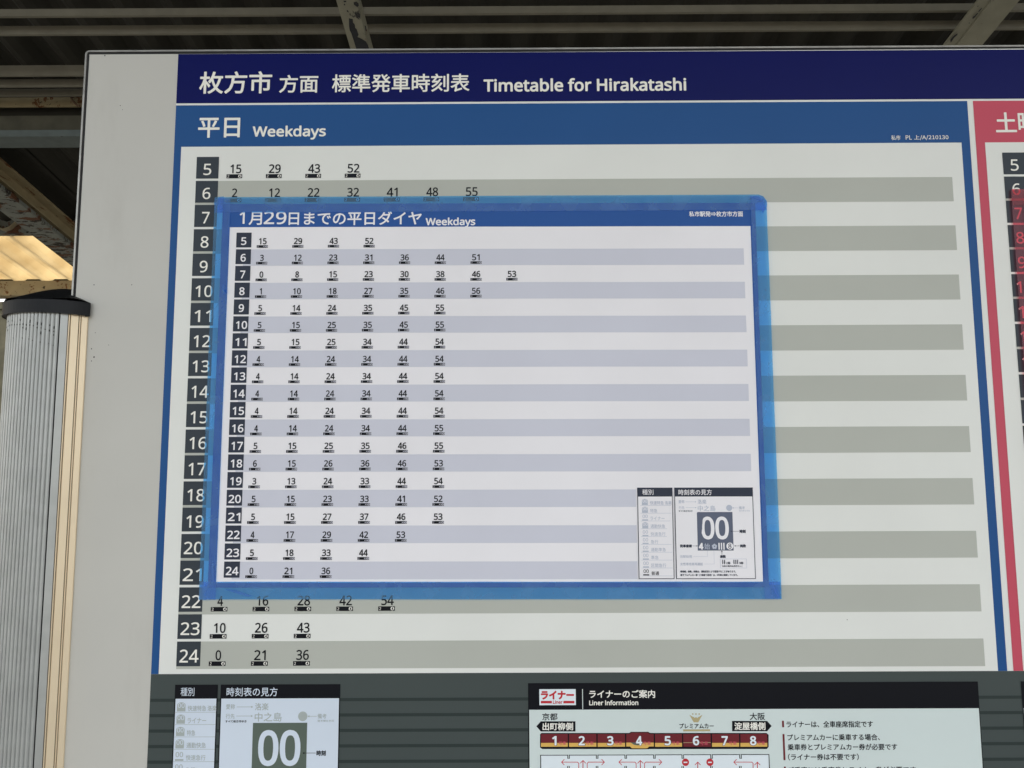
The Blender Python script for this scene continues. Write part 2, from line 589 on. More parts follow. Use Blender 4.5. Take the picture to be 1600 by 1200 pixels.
# main rafters: H sections beyond the girder
for i, xr in enumerate((-1.725, 0.35, 2.45)):
    ac = Acc()
    y0, y1 = yg + 0.09, YE - 0.01
    sloped_box(ac, xr - 0.10, xr, -0.020, -0.012, y0, y1, M['rusty'])
    sloped_box(ac, xr - 0.045, xr - 0.035, -0.0965, -0.0202, y0, y1, M['rusty'])
    sloped_box(ac, xr - 0.0345, xr - 0.012, -0.074, -0.066, y0, y1, M['rusty'])
    mr = ac.build('main_rafter', canopy)
    ac = Acc()
    sloped_box(ac, xr - 0.10, xr, -0.112, -0.097, y0, y1, M['rusty_grey'])
    ac.build('bottom_flange', mr)

# purlin under the sheet joint and the eave beam
zt = z_at(3.03, 357, 20)
bar_x('purlin', 3.03, z_at(3.03, 364, 20) + 0.11, 0.11, 0.04, M['rusty_grey'])
ac = Acc()
zt, zb = z_at(3.47, 438.5, 60), z_at(3.47, 461.5, 60)
ac.box(-6.2, 6.2, YE, YE + 0.06, zb, zt, M['rusty'])
eb = ac.build('eave_beam', canopy)
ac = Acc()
ac.box(-6.2, 6.2, YE + 0.0602, YE + 0.075, zb, zt + 0.022, M['roof'])  # dark strip added to stand for the shade in the sheet's wave gaps
ac.build('gap_shade_strip', eb)
# posts that carry the canopy, outside the picture
for px_ in (-4.2, 4.6):
    for py_ in (-2.6, YE + 0.03):
        ac = Acc()
        ac.box(px_ - 0.06, px_ + 0.06, py_ - 0.0575, py_ + 0.0575, 0.0, roof_z(py_) - 0.10, M['rusty_grey'])
        ac.build('canopy_post', canopy)

wall = thing('boundary_wall', 'dark olive stained wall seen in the sliver left of the ribbed post', 'wall', loc=(0, 6.4, 0))
a = Acc()
a.box(-16, 16, 0, 0.18, -0.95, 3.02, M['wallm'])
a.build('wall_face', wall)
a = Acc()
a.box(-16, 16, -0.03, 0.21, 3.0203, 3.09, M['wallm'])
a.build('coping', wall)

# ------------------------------------------------------------------ timetable board
board = thing('timetable_board', 'large station timetable board with navy Hirakatashi title strip and blue weekday table', 'notice board')
XL, XR = -0.5045, 1.62
ZT, ZB = EYE + 0.4905, EYE - 0.62
a = Acc()
a.box(XL + 0.0046, XR - 0.0046, 0.0, 0.030, ZB + 0.0046, ZT - 0.0046, M['panel'])
a.build('backing_panel', board)


def ring(ac, inset, wd, y0, y1, rad, material):
    """rounded rectangular loop following the board's edge"""
    def path(i):
        x0, x1, z0, z1, r = XL + i, XR - i, ZB + i, ZT - i, max(0.0006, rad - i)
        p = []
        for (cx, cz, a0) in ((x1 - r, z1 - r, 0), (x0 + r, z1 - r, 90), (x0 + r, z0 + r, 180), (x1 - r, z0 + r, 270)):
            for k in range(7):
                t = radians(a0 + 15 * k)
                p.append((cx + r * cos(t), cz + r * sin(t)))
        return p
    o, i_ = path(inset), path(inset + wd)
    n = len(o)
    for k in range(n):
        q = (k + 1) % n
        ac.face([(o[k][0], y0, o[k][1]), (o[q][0], y0, o[q][1]), (i_[q][0], y0, i_[q][1]), (i_[k][0], y0, i_[k][1])], material)
        ac.face([(o[k][0], y0, o[k][1]), (o[k][0], y1, o[k][1]), (o[q][0], y1, o[q][1]), (o[q][0], y0, o[q][1])], material)
        ac.face([(i_[k][0], y0, i_[k][1]), (i_[q][0], y0, i_[q][1]), (i_[q][0], y1, i_[q][1]), (i_[k][0], y1, i_[k][1])], material)


a = Acc()
ring(a, 0, 0.0020, -0.0012, 0.032, 0.005, M['trim'])
a.build('edge_trim', board)
a = Acc()
ring(a, 0.00205, 0.0024, 0.0004, 0.031, 0.004, M['gap'])
a.build('edge_gasket', board)

XG = -0.3948                         # left edge of the printed film
zz = lambda v: EYE + v / 1000.0

# printed film: cream edge line, then title strip
a = Acc()
a.sheet(XG, XR - 0.006, zz(-700 + 84), zz(485.6), 0.0, -0.0003, M['white'])
a.poly([(XG + 0.25, zz(485.2)), (XR - 0.006, zz(484.2)), (XR - 0.006, zz(487.6)), (XG + 0.25, zz(485.6))], -0.0002, M['white'])
film = a.build('printed_film', board)

a = Acc()
a.poly([(XG + 0.0002, zz(424.6)), (XR - 0.0065, zz(424.6)), (XR - 0.0065, zz(485.1)), (XG + 0.0002, zz(485.4))], -0.0006, M['navy'])
title = a.build('title_strip', board)
a = Acc()
Y1 = -0.0009
L = M['letter']
text_px(a, '枚方市', 312, 425.5, 112, 147, Y1, L, True, 0.00048)
text_px(a, '方面', 436.7, 497.5, 117.5, 145.5, Y1, L, True, 0.00036)
text_px(a, '標準発車時刻表', 519, 733.7, 116, 144.5, Y1, L, True, 0.00034)
text_px(a, 'Timetable for Hirakatashi', 755.5, 1072, 122.5, 143.3, Y1, L, False, 0.00058)
a.build('lettering', title)


a = Acc()
for (u, v, r_) in ((147, 445, 0.0006), (206, 445, 0.0005), (164, 87, 0.0007), (188, 165, 0.0005), (191.5, 171.5, 0.0004), (143, 545, 0.0006), (147, 558, 0.0008),
                   (143, 564, 0.0005), (170, 539, 0.0004), (149, 520, 0.0004), (1323, 968, 0.0004)):
    p = on_board(u, v)
    yv = -0.00015 if u < 250 else -0.0011
    a.disc(p[0], p[1], r_, yv, M['dirt'], 9, r_ * 1.3)
a.build('dirt_specks', board, kind='stuff')

# ---- printing shared by the two tables
def row_z(i):
    return zz(358.7 - 28.79 * i)          # top of the hour square of row i


def digits_in(acc, s, xl, zt_, side, y, material, bold):
    """hour number in its square"""
    if len(s) == 1:
        text(acc, s, xl + side * (0.325 if s != '7' else 0.34), xl + side * 0.68, zt_ - side * 0.845, zt_ - side * 0.315, y, material, False, bold)
    else:
        k = 0.06 if s[0] == '1' else 0.0
        text(acc, s, xl + side * (0.13 + k), xl + side * 0.93, zt_ - side * 0.845, zt_ - side * 0.315, y, material, False, bold)


def minute(acc, s, xc, zb_, h, y, material, wfac=0.665, bold=0.00008):
    wd = h * wfac * len(s) - h * 0.08
    if len(s) == 1:
        wd = h * (0.58 if s != '1' else 0.32)
    elif s[0] == '1':
        wd -= h * 0.10
        xc += h * 0.05
    if len(s) == 2 and s[1] == '1':
        wd -= h * 0.10
        xc -= h * 0.05
    text(acc, s, xc - wd / 2, xc + wd / 2, zb_, zb_ + h, y, material, False, bold)


def car_mark(acc, xc, zb_, wd, h, y, big=True):
    """little bar under each minute with its platform digit and circled car count"""
    acc.rect(xc - wd / 2, xc + wd / 2, zb_, zb_ + h, y, M['black'])
    y2_ = y - 2e-5
    lt = M['letter'] if big else M['paper_band']
    text(acc, '2', xc - wd * 0.44, xc - wd * 0.33, zb_ + h * 0.17, zb_ + h * 0.83, y2_, lt, False, 0.00002)
    if big:
        acc.disc(xc + wd * 0.35, zb_ + h * 0.5, h * 0.40, y2_, lt, 12)
        text(acc, '4', xc + wd * 0.29, xc + wd * 0.41, zb_ + h * 0.18, zb_ + h * 0.82, y2_ - 2e-5, M['black'], False, 0.00022)
    else:
        text(acc, '米', xc + wd * 0.06, xc + wd * 0.18, zb_ + h * 0.15, zb_ + h * 0.85, y2_, lt, True, 0)
        acc.rect(xc + wd * 0.215, xc + wd * 0.235, zb_ + h * 0.15, zb_ + h * 0.85, y2_, lt)
        acc.rect(xc + wd * 0.265, xc + wd * 0.285, zb_ + h * 0.15, zb_ + h * 0.85, y2_, lt)
        acc.disc(xc + wd * 0.40, zb_ + h * 0.5, h * 0.38, y2_, lt, 10)
        acc.disc(xc + wd * 0.40, zb_ + h * 0.5, h * 0.20, y2_ - 1e-5, M['black'], 8)


SIDE = 0.0259


def table(name, x_out0, x_out1, x_in0, x_in1, colour, label, minutes):
    ac = Acc()
    ac.rect(x_out0, x_out1, zz(-222.4), zz(422.1), -0.0006, colour)
    t = ac.build(name, board, label=label)
    ac = Acc()
    ac.rect(x_in0, x_in1, zz(-222.3), zz(371.4), -0.0009, M['white'])
    ac.build('white_field', t)
    xs = x_in0 + 0.0188
    for i in range(20):
        if i % 2:
            ac = Acc()
            # the band starts under the hour square and shows again below it
            ac.rect(xs, x_in1 - 0.0136, row_z(i) - 0.02885, row_z(i) + 0.0001, -0.0011, M['band'])
            ac.build('row_band', t)
        ac = Acc()
        ac.rect(xs, xs + SIDE, row_z(i) - SIDE, row_z(i) + 0.0002, -0.0013, M['square'])
        ac.build('hour_square', t)
    ac = Acc()
    for i in range(20):
        digits_in(ac, str(5 + i), xs, row_z(i), SIDE, -0.0016, M['letter'], 0.0002)
    for i, mins in minutes.items():
        for k, s in enumerate(mins):
            xc = xs + 0.0454 + k * 0.04572 + (0 if i < 10 else 0.0)
            xm = xc - 0.0010
            minute(ac, s, xc, row_z(i) - 0.0198, 0.0107, -0.0013, M['black'], wfac=0.68, bold=0.00024)
            car_mark(ac, xm, row_z(i) - 0.0257, 0.0182, 0.0048, -0.0013)
    ac.build('lettering', t)
    return t


week = table('weekday_table', XG + 0.0002, 0.5315, -0.3862, 0.5213, M['blue'], 'blue bordered weekday table',
             {0: ['15', '29', '43', '52'], 1: ['2', '12', '22', '32', '41', '48', '55'],
              17: ['4', '16', '28', '42', '54'], 18: ['10', '26', '43'], 19: ['0', '21', '36']})
a = Acc()
text_px(a, '平日', 310, 375.5, 184.5, 215.8, Y1, L, True, 0.00048)
text_px(a, 'Weekdays', 395, 509.5, 196.7, 218.8, Y1, L, False, 0.00050)
a.build('heading_lettering', week)
a = Acc()
text_px(a, '私市', 1391.9, 1406.3, 211.8, 219.4, Y1, L, True, 0.00008)
text_px(a, 'PL', 1414.5, 1424, 212, 218.6, Y1, L, False, 0.00008)
text_px(a, '上/A/210130', 1427.5, 1481.3, 211.4, 219.4, Y1, L, True, 0.00008)
a.build('print_code', week)

wend = table('weekend_table', 0.5382, 1.4650, 0.5486, 1.4550, M['red'], 'red bordered weekend table at right edge', {})
a = Acc()
text_px(a, '土', 1554.6, 1587.4, 176, 207.2, Y1, L, True, 0.00048)
a.build('heading_lettering', wend)
a = Acc()
text_px(a, '曜', 1590, 1622, 176, 207.2, Y1, L, True, 0.00048)
a.build('heading_lettering', wend)

# ---- slate lower panel with its darker pin stripes
a = Acc()
a.rect(XG + 0.0002, XR - 0.0065, zz(-700 + 85), zz(-222.5), -0.0006, M['lower'])
lower = a.build('lower_panel', board)
for k in range(22):
    z = on_board(400, 1090.8)[1] - k * 0.01595
    if z - 0.004 < zz(-612):
        break
    a = Acc()
    a.rect(XG + 0.0004, XR - 0.0067, z - 0.0033, z, -0.0008, M['stripe'])
    a.build('pin_stripe', lower)


# ---- the key (types of train, how to read the table), used twice
def key_box(parent, x1, w1, x2, w2, zt_, yb, field, dark, faint, rows, pitch, ic, tx, th, sq, greybar, name_):
    u1, u2_ = w1 / 350.0, w2 / 780.0
    Hh = 890 * u2_
    hh = 88 * u2_
    ac = Acc()
    for (x, wd) in ((x1, w1), (x2, w2)):
        ac.rect(x, x + wd, zt_ - Hh, zt_, yb, dark)
        ac.rect(x + 7 * u2_, x + wd - 7 * u2_, zt_ - Hh + 7 * u2_, zt_ - hh, yb - 0.0001, field)
    key = ac.build(name_, parent)
    y = yb - 0.0003
    ac = Acc()
    T = lambda s, x, u, q0, q1, v0, v1, m_, cj=True, bo=0.0: text(ac, s, x + q0 * u, x + q1 * u, zt_ - v1 * u2_, zt_ - v0 * u2_, y, m_, cj, bo)
    hl = field
    text(ac, '種別', x1 + 48 * u1, x1 + 160 * u1, zt_ - hh * 0.80, zt_ - hh * 0.20, y, hl, True, 0.3 * u1 / 1)
    T('時刻表の見方', x2, u2_, 40, 372, 18, 74, hl, True, 0.0001)
    base = hh + 22 * u2_
    for k, (nm, right, col) in enumerate(rows):
        zt2 = zt_ - base - k * pitch * u1
        zi = zt2 - ic * u1 * 1.05
        if zi < zt_ - Hh + 10 * u2_:
            break
        gcol = col
        x = x1 + (24 if pitch > 90 else 44) * u1
        # arched badge with 00
        if k in (0, 1, 3) or (k == 2 and pitch > 90):
            ac.rect(x, x + ic * u1, zi, zt2 - ic * 0.3 * u1, y, gcol)
            ac.poly([(x + ic * u1 * (0.5 + 0.5 * cos(pi * q / 8)), zt2 - ic * 0.3 * u1 + ic * 0.3 * u1 * sin(pi * q / 8)) for q in range(9)], y, gcol)
            text(ac, '00', x + ic * u1 * 0.1, x + ic * u1 * 0.9, zi + ic * u1 * 0.42, zt2 - ic * u1 * 0.10, y - 3e-5, field, False, 0.00005)
        else:
            text(ac, '00', x + ic * u1 * 0.06, x + ic * u1 * 0.94, zi + ic * u1 * 0.42, zt2 - ic * u1 * 0.04, y - 3e-5, gcol, False, 0.00010 if col is dark else 0.00004)
            ac.rect(x, x + ic * u1, zi, zi + ic * u1 * 0.2, y, gcol)
        text(ac, nm, x1 + tx * u1, x1 + right * u1, zi + 2 * u1, zi + th * u1, y, gcol, True, 0.00018 if col is dark else 0.00006)
        ac.rect(x1 + (8 if pitch > 90 else 28) * u1, x1 + (342 if pitch > 90 else 334) * u1, zi - (pitch - ic) * 0.30 * u1, zi - (pitch - ic) * 0.30 * u1 + 3 * u1, y, faint)
    R = lambda q0, q1, v0, v1, m_, dy=0: ac.rect(x2 + q0 * u2_, x2 + q1 * u2_, zt_ - v1 * u2_, zt_ - v0 * u2_, y - dy, m_)

    def arrow(q0, q1, v, m_, wd=3):
        ac.line([(x2 + q0 * u2_, zt_ - v * u2_), (x2 + q1 * u2_, zt_ - v * u2_)], wd * u2_, y, m_)
        s = 1 if q1 > q0 else -1
        ac.poly([(x2 + (q1 + 4 * s) * u2_, zt_ - v * u2_), (x2 + (q1 - 8 * s) * u2_, zt_ - (v - 7) * u2_), (x2 + (q1 - 8 * s) * u2_, zt_ - (v + 7) * u2_)], y - 2e-5, m_)

    T('愛称', x2, u2_, 40, 98, 122, 155, faint, True, 0.00005)
    arrow(110, 212, 140, faint)
    T('洛楽', x2, u2_, 228, 316, 116, 162, faint, True, 0.00010)
    T('行先', x2, u2_, 40, 98, 182, 213, faint, True, 0.00005)
    arrow(110, 212, 197, faint)
    T('すべて枚方市ゆき', x2, u2_, 38, 176, 222, 238, dark, True, 0.00010)
    T('中之島', x2, u2_, 228, 404, 176, 232, faint, True, 0.00010)
    ac.disc(x2 + 540 * u2_, zt_ - 200 * u2_, 30 * u2_, y, faint, 28)
    arrow(630, 575, 200, faint)
    T('備考', x2, u2_, 636, 694, 184, 215, faint, True, 0.00005)
    T('備考欄を参照', x2, u2_, 636, 744, 222, 236, faint, True, 0.0)
    R(218, 570, 240, 615, sq)
    text(ac, '0', x2 + 256 * u2_, x2 + 388 * u2_, zt_ - 508 * u2_, zt_ - 284 * u2_, y - 4e-5, field, False, 6.0 * u2_)
    text(ac, '0', x2 + 396 * u2_, x2 + 530 * u2_, zt_ - 508 * u2_, zt_ - 284 * u2_, y - 4e-5, field, False, 6.0 * u2_)
    y -= 4e-5
    T('4', x2, u2_, 228, 274, 540, 606, field, False, 5.0 * u2_)
    T('始', x2, u2_, 284, 338, 545, 604, faint, True, 0.00006)
    for q in range(5):
        ac.disc(x2 + (383 + 15 * cos(2 * pi * q / 5 + pi / 2)) * u2_, zt_ - (575 - 15 * sin(2 * pi * q / 5 + pi / 2)) * u2_, 12 * u2_, y - 2e-6 * q, faint, 10)
    ac.disc(x2 + 383 * u2_, zt_ - 575 * u2_, 6 * u2_, y - 3e-5, sq, 8)
    for q in (428, 452, 476):
        R(q - 6, q + 6, 540, 606, field)
    ac.disc(x2 + 534 * u2_, zt_ - 572 * u2_, 34 * u2_, y, field, 28)
    text(ac, '8', x2 + 518 * u2_, x2 + 550 * u2_, zt_ - 597 * u2_, zt_ - 547 * u2_, y - 3e-5, dark, False, 0.0001)
    arrow(628, 548, 428, dark)
    T('時刻', x2, u2_, 634, 694, 412, 446, dark, True, 0.00018)
    T('発車番線', x2, u2_, 42, 162, 555, 586, dark, True, 0.00018)
    arrow(168, 214, 570, dark)
    T('両数', x2, u2_, 634, 694, 555, 586, dark, True, 0.00016)
    arrow(626, 582, 570, dark)
    ac.line([(x2 + 454 * u2_, zt_ - 655 * u2_), (x2 + 454 * u2_, zt_ - 622 * u2_)], 3 * u2_, y, dark)
    ac.poly([(x2 + 454 * u2_, zt_ - 614 * u2_), (x2 + 446 * u2_, zt_ - 628 * u2_), (x2 + 462 * u2_, zt_ - 628 * u2_)], y - 2e-5, dark)
    T('扉数', x2, u2_, 434, 492, 658, 688, dark, True, 0.00018)
    for pa, pb in (((436, 696), (694, 696)), ((694, 696), (694, 784)), ((694, 784), (436, 784)), ((436, 784), (436, 696))):
        ac.line([(x2 + pa[0] * u2_, zt_ - pa[1] * u2_), (x2 + pb[0] * u2_, zt_ - pb[1] * u2_)], 2.5 * u2_, y, faint)
    for q in (460, 478, 570, 588, 606):
        R(q - 4, q + 4, 704, 746, dark)
    T('2扉', x2, u2_, 492, 534, 722, 748, dark, True, 0.00010)
    T('3扉', x2, u2_, 620, 662, 722, 748, dark, True, 0.00010)
    T('(2扉の場合は表示なし)', x2, u2_, 452, 650, 756, 776, dark, True, 0.00006)
    T('当駅始発', x2, u2_, 42, 160, 658, 686, faint, True, 0.00004)
    ac.line([(x2 + 172 * u2_, zt_ - 672 * u2_), (x2 + 312 * u2_, zt_ - 672 * u2_), (x2 + 312 * u2_, zt_ - 618 * u2_)], 2 * u2_, y, faint)
    T('女性専用車両連結', x2, u2_, 42, 264, 730, 760, faint, True, 0.00004)
    ac.line([(x2 + 280 * u2_, zt_ - 745 * u2_), (x2 + 376 * u2_, zt_ - 745 * u2_), (x2 + 376 * u2_, zt_ - 618 * u2_)], 2 * u2_, y, faint)
    T('●番線、扉数、両数は、運転状況により変更することがあります。', x2, u2_, 40, 586, 806, 828, dark, True, 0.00010)
    T('●ダブルデッカー車（二階建て車両）は、8号車に連結しています。', x2, u2_, 40, 604, 840, 862, dark, True, 0.00010)
    ac.build('lettering', key)
    return key


xk1, zk = on_board(274.4, 1069.5)
xk1b = on_board(341.2, 1069.5)[0]
xk2, xk3 = on_board(345.6, 1069.5)[0], on_board(532.2, 1069.5)[0]
G = M['grey_ink']
k1 = key_box(board, xk1, xk1b - xk1, xk2, xk3 - xk2, zk, -0.0011, M['leg_white'], M['black'], G,
             [('快速特急 洛楽', 346, G), ('ライナー', 265, G), ('特急', 180, G), ('通勤快急', 270, G), ('快速急行', 270, G), ('急行', 190, G), ('準急', 190, G), ('普通', 190, M['black'])],
             96, 68, 112, 46, M['olive'], None, 'train_type_key')
a = Acc()
for (xa, xb, s) in ((xk1 + 0.66 * (xk1b - xk1), xk1 + 0.96 * (xk1b - xk1), ('種別詳細は', '別途参照')),):
    zc = zk - 0.0165 - 2 * 96 * (xk1b - xk1) / 350 - 0.0005
    text(a, s[0], xa, xb, zc - 0.0045, zc - 0.0020, -0.0015, G, True, 0.00003)
    text(a, s[1], xa, xb - 0.001, zc - 0.0085, zc - 0.0060, -0.0015, G, True, 0.00003)

# ---- limited liner information panel
a = Acc()
YI = -0.0011
xa, zt_ = on_board(825.0, 1067.0)
xb = on_board(1527.0, 1067.0)[0]
zhd = on_board(1100, 1107.6)[1]
a.rect(xa, xb, EYE - 0.56, zt_, YI, M['black'])
a.rect(xa + 0.0011, xb - 0.0009, EYE - 0.559, zhd, YI - 0.0001, M['info'])
liner = a.build('liner_information_panel', board)
a = Acc()
Y = YI - 0.0003
rect_px(a, 842.7, 899.5, 1076.2, 1101.2, Y, M['diagram'])
Y2 = Y - 5e-5
text_px(a, 'ライナー', 845, 896.8, 1078.6, 1092.4, Y2, M['crimson'], True, 0.00055)
rect_px(a, 845, 862.2, 1094.5, 1098.3, Y2, M['crimson'])
rect_px(a, 880.2, 897.3, 1094.5, 1098.3, Y2, M['crimson'])
text_px(a, 'Liner', 863.8, 878.8, 1093.6, 1099.2, Y2, M['crimson'], False, 0.00016)
rect_px(a, 909.6, 910.7, 1076.2, 1107.5, Y, M['info'])
text_px(a, 'ライナーのご案内', 920.4, 1023.2, 1077.4, 1090.2, Y, L, True, 0.00020)
text_px(a, 'Liner lnformation', 920.4, 997, 1093.4, 1101.4, Y, L, False, 0.00020)
text_px(a, '京都', 847.2, 871, 1113.6, 1124.8, Y, M['black'], True, 0.00012)
poly_px(a, [(838, 1134.2), (845, 1126.4), (899, 1126.4), (899, 1142.2), (845, 1142.2)], Y, M['black'])
text_px(a, '出町柳側', 847.5, 895.3, 1128.4, 1140.4, Y2, L, True, 0.00020)
text_px(a, '大阪', 1170.8, 1194.6, 1113, 1124.4, Y, M['black'], True, 0.00012)
poly_px(a, [(1205, 1133.8), (1198, 1125.8), (1143.3, 1125.8), (1143.3, 1141.8), (1198, 1141.8)], Y, M['black'])
text_px(a, '淀屋橋側', 1146.8, 1195.3, 1127.8, 1140, Y2, L, True, 0.00020)
text_px(a, 'プレミアムカー', 1061, 1114.6, 1129.6, 1137.6, Y, M['black'], True, 0.00012)
rect_px(a, 1067, 1109, 1138.9, 1142.0, Y, M['crown'])
cr = [(1076.7, 1116.0), (1079.5, 1121), (1081.5, 1124.5), (1083.5, 1128), (1090.5, 1128), (1092.5, 1124.5), (1094.3, 1121), (1097.2, 1116.0), (1092.2, 1119.2), (1090.4, 1119.8), (1089, 1121.6), (1087, 1119.6), (1085, 1121.6), (1083.6, 1119.8), (1081.6, 1119.2)]
cx_, cz_ = on_board(1087, 1124)
crb = [on_board(*p) for p in cr]
for i in range(len(crb)):
    a.poly([(cx_, cz_), crb[i], crb[(i + 1) % len(crb)]], Y - 2e-6 * i, M['crown'])
for q in (1082, 1087, 1092):
    a.disc(*on_board(q, 1115), 0.0008, Y, M['crown'], 10)
# train
poly_px(a, [(846, 1144.6), (983, 1144.6), (985.5, 1142.8), (1012.5, 1142.8), (1015, 1144.6), (1197, 1144.6), (1200.3, 1147.5), (1200.3, 1166), (1197.5, 1169.6), (1015, 1169.6), (1012.5, 1170), (985.5, 1170), (983, 1169.6), (847, 1169.6), (843.8, 1167), (843.8, 1147)], Y, M['black'])
div = [845.2, 888.0, 932.6, 977.3, 1022.1, 1066.2, 1111.0, 1155.3, 1199.2]
for k in range(8):
    x0_, x1_ = div[k] + (1.0 if k else 0), div[k + 1] - 1.0
    t_ = 1143.8 if k == 3 else 1146.0
    if k == 3:
        poly_px(a, [(x0_, 1146), (983.6, 1146), (986, 1143.8), (1012, 1143.8), (1014.6, 1146), (x1_, 1146), (x1_, 1159.6), (x0_, 1159.6)], Y2, M['maroon'])
        poly_px(a, [(x0_, 1159.6), (x1_, 1159.6), (x1_, 1165.6), (1014, 1165.6), (1011, 1168.4), (987, 1168.4), (984, 1165.6), (x0_, 1165.6)], Y2, M['gold'])
        poly_px(a, [(985, 1159.4), (1006, 1159.4), (1002, 1162.2), (996, 1164), (990, 1162.8)], Y2 - 3e-5, M['olive'])
    elif k == 5:
        rect_px(a, x0_, x1_, 1146, 1166, Y2, M['maroon'])
        rect_px(a, x0_, x1_, 1159.2, 1159.9, Y2 - 2e-5, M['crown'])
    else:
        rect_px(a, x0_, x1_, t_, 1160, Y2, M['maroon'])
        rect_px(a, x0_, x1_, 1160, 1166, Y2, M['gold'])
    c_ = div[k] + 20.8
    hw = (5.0 if k else 3.6)
    text_px(a, str(k + 1), c_ - hw - 0.8, c_ + hw + 0.8, 1148.4, 1164.6, Y2 - 5e-5, M['maroon'], False, 0.00085)
    text_px(a, str(k + 1), c_ - hw, c_ + hw, 1149.2, 1163.9, Y2 - 1e-4, M['diagram'], False, 0.00045)
    text_px(a, '号車', c_ + 6.4, c_ + 18.6, 1157.6, 1163.6, Y2 - 5e-5, M['red'], True, 0.00006)
# car floor plan below the train
rect_px(a, 844, 1201.4, 1178.2, 1179.4, Y, M['black'])
xa_, zf = on_board(844, 1179)
xb_ = on_board(1201.4, 1179)[0]
zb_ = EYE - 0.36
a.rect(xa_, xb_, zb_, zf, Y, M['black'])
a.rect(xa_ + 0.0009, xb_ - 0.0009, zb_ + 0.001, zf - 0.0006, Y2, M['diagram'])
for q in (888.2, 932.8, 977.4, 1022.1, 1066.4, 1111.2, 1156.4):
    for (v0, v1) in ((1178.4, 1184.6), (1196.0, 1214)):
        rect_px(a, q - 1.9, q + 1.9, v0, v1, Y2 - 3e-5, M['black'])
        rect_px(a, q - 0.6, q + 0.6, v0 - 0.6, v1 - 0.8, Y2 - 6e-5, M['info'])
RD = M['crimson']
YY = Y2 - 5e-5


def head(px, py, dx, dy, s=4.0):
    """open arrow head with its tip at px, py"""
    nx, ny = -dy, dx
    line_px(a, [(px - dx * s + nx * s, py - dy * s + ny * s), (px, py), (px - dx * s - nx * s, py - dy * s - ny * s)], 1.0, YY - 1e-5, RD)


for c_ in (910.7, 1000.2):
    line_px(a, [(c_, 1212), (c_, 1188)], 1.2, YY, RD)
    head(c_, 1187.4, 0, -1)
    for s in (-1, 1):
        line_px(a, [(c_ + s * 6.6, 1212), (c_ + s * 6.6, 1192), (c_ + s * 8.4, 1190), (c_ + s * 32.6, 1190)], 1.0, YY, RD)
        head(c_ + s * 33.4, 1190, s, 0)
line_px(a, [(1089.7, 1212), (1089.7, 1190.5)], 1.2, YY, RD)
head(1089.7, 1190, 0, -1)
line_px(a, [(1182.7, 1212), (1182.7, 1190.5)], 1.2, YY, RD)
head(1182.7, 1190, 0, -1)
line_px(a, [(1176, 1212), (1176, 1192), (1174.2, 1190), (1147, 1190)], 1.0, YY, RD)
head(1146, 1190, -1, 0)
for q in (1070.6, 1108.7):
    a.disc(*on_board(q, 1190.2), 0.0038, YY, RD, 24)
    rect_px(a, q - 3.0, q + 3.0, 1189.3, 1191.3, YY - 3e-5, M['diagram'])
# notes on the right
rect_px(a, 1221.3, 1224.3, 1125.5, 1135.6, Y, M['maroon'])
text_px(a, 'ライナーは、全車座席指定です', 1228, 1363, 1125.8, 1136, Y, M['black'], True, 0.00012)
rect_px(a, 1222.8, 1225.8, 1146.2, 1187, Y, M['maroon'])
text_px(a, 'プレミアムカーに乗車する場合、', 1229.5, 1373.8, 1146.3, 1156.4, Y, M['black'], True, 0.00012)
text_px(a, '乗車券とプレミアムカー券が必要です', 1230, 1401, 1161.4, 1171.5, Y, M['black'], True, 0.00012)
text_px(a, '（ライナー券は不要です）', 1230.5, 1341, 1176.8, 1187.2, Y, M['black'], True, 0.00012)
rect_px(a, 1224.4, 1227.4, 1197, 1215, Y, M['maroon'])
text_px(a, 'ご乗車には乗車券とライナー券が必要です', 1231, 1430, 1197, 1207.4, Y, M['black'], True, 0.00012)
a.build('lettering', liner)

# next panel, mostly beyond the picture
a = Acc()
xa = on_board(1594.0, 1066.0)[0]
a.rect(xa, xa + 0.485, EYE - 0.56, zt_, YI, M['black'])
a.rect(xa + 0.0011, xa + 0.484, EYE - 0.559, zhd, YI - 0.0001, M['info'])
a.build('information_panel', board)

# ------------------------------------------------------------------ taped paper timetable
paper = thing('paper_timetable', 'white paper timetable with blue heading taped over the middle of the weekday table', 'paper notice', loc=(0, 0, 0))
PX, PZ, PA = -0.3343, EYE + 0.3018, radians(-0.17)     # top-left corner, small clockwise tilt
paper.location = (PX, -0.0030, PZ)
paper.rotation_euler = (0, -PA, 0)                      # turn in the board plane


def pl(px, py):
    """pixel of the photograph -> coordinates on the sheet (x right, z up from its top-left corner)"""
    x, z = on_board(px, py)
    x -= PX
    z -= PZ
    return x * cos(PA) + z * sin(PA), -x * sin(PA) + z * cos(PA)


PW, PH = 0.6125, 0.4325
a = Acc()
# the sheet is held only along its edges and stands off the board in faint waves
STEP = 0.0125


def grid(acc, x0, x1, z0, z1, y, material):
    gx = [x0] + [k * STEP for k in range(int(x0 / STEP) + 1, int(x1 / STEP) + 1) if x0 < k * STEP < x1] + [x1]
    gz = [z0] + [k * STEP for k in range(int(z0 / STEP) - 1, 1) if z0 < k * STEP < z1] + [z1]
    for xa_, xb_ in zip(gx, gx[1:]):
        for za_, zb_ in zip(gz, gz[1:]):
            acc.rect(xa_, xb_, za_, zb_, y, material)


def wave(x, z):
    e = max(0.0, sin(pi * min(1, max(0, x / PW)))) ** 0.5 * max(0.0, sin(pi * min(1, max(0, -z / PH)))) ** 0.5
    return 0.0007 * e * (1.0 + 0.6 * sin(31 * x + 5 * sin(9 * z)) + 0.4 * sin(24 * z + 11 * x + 1.3))


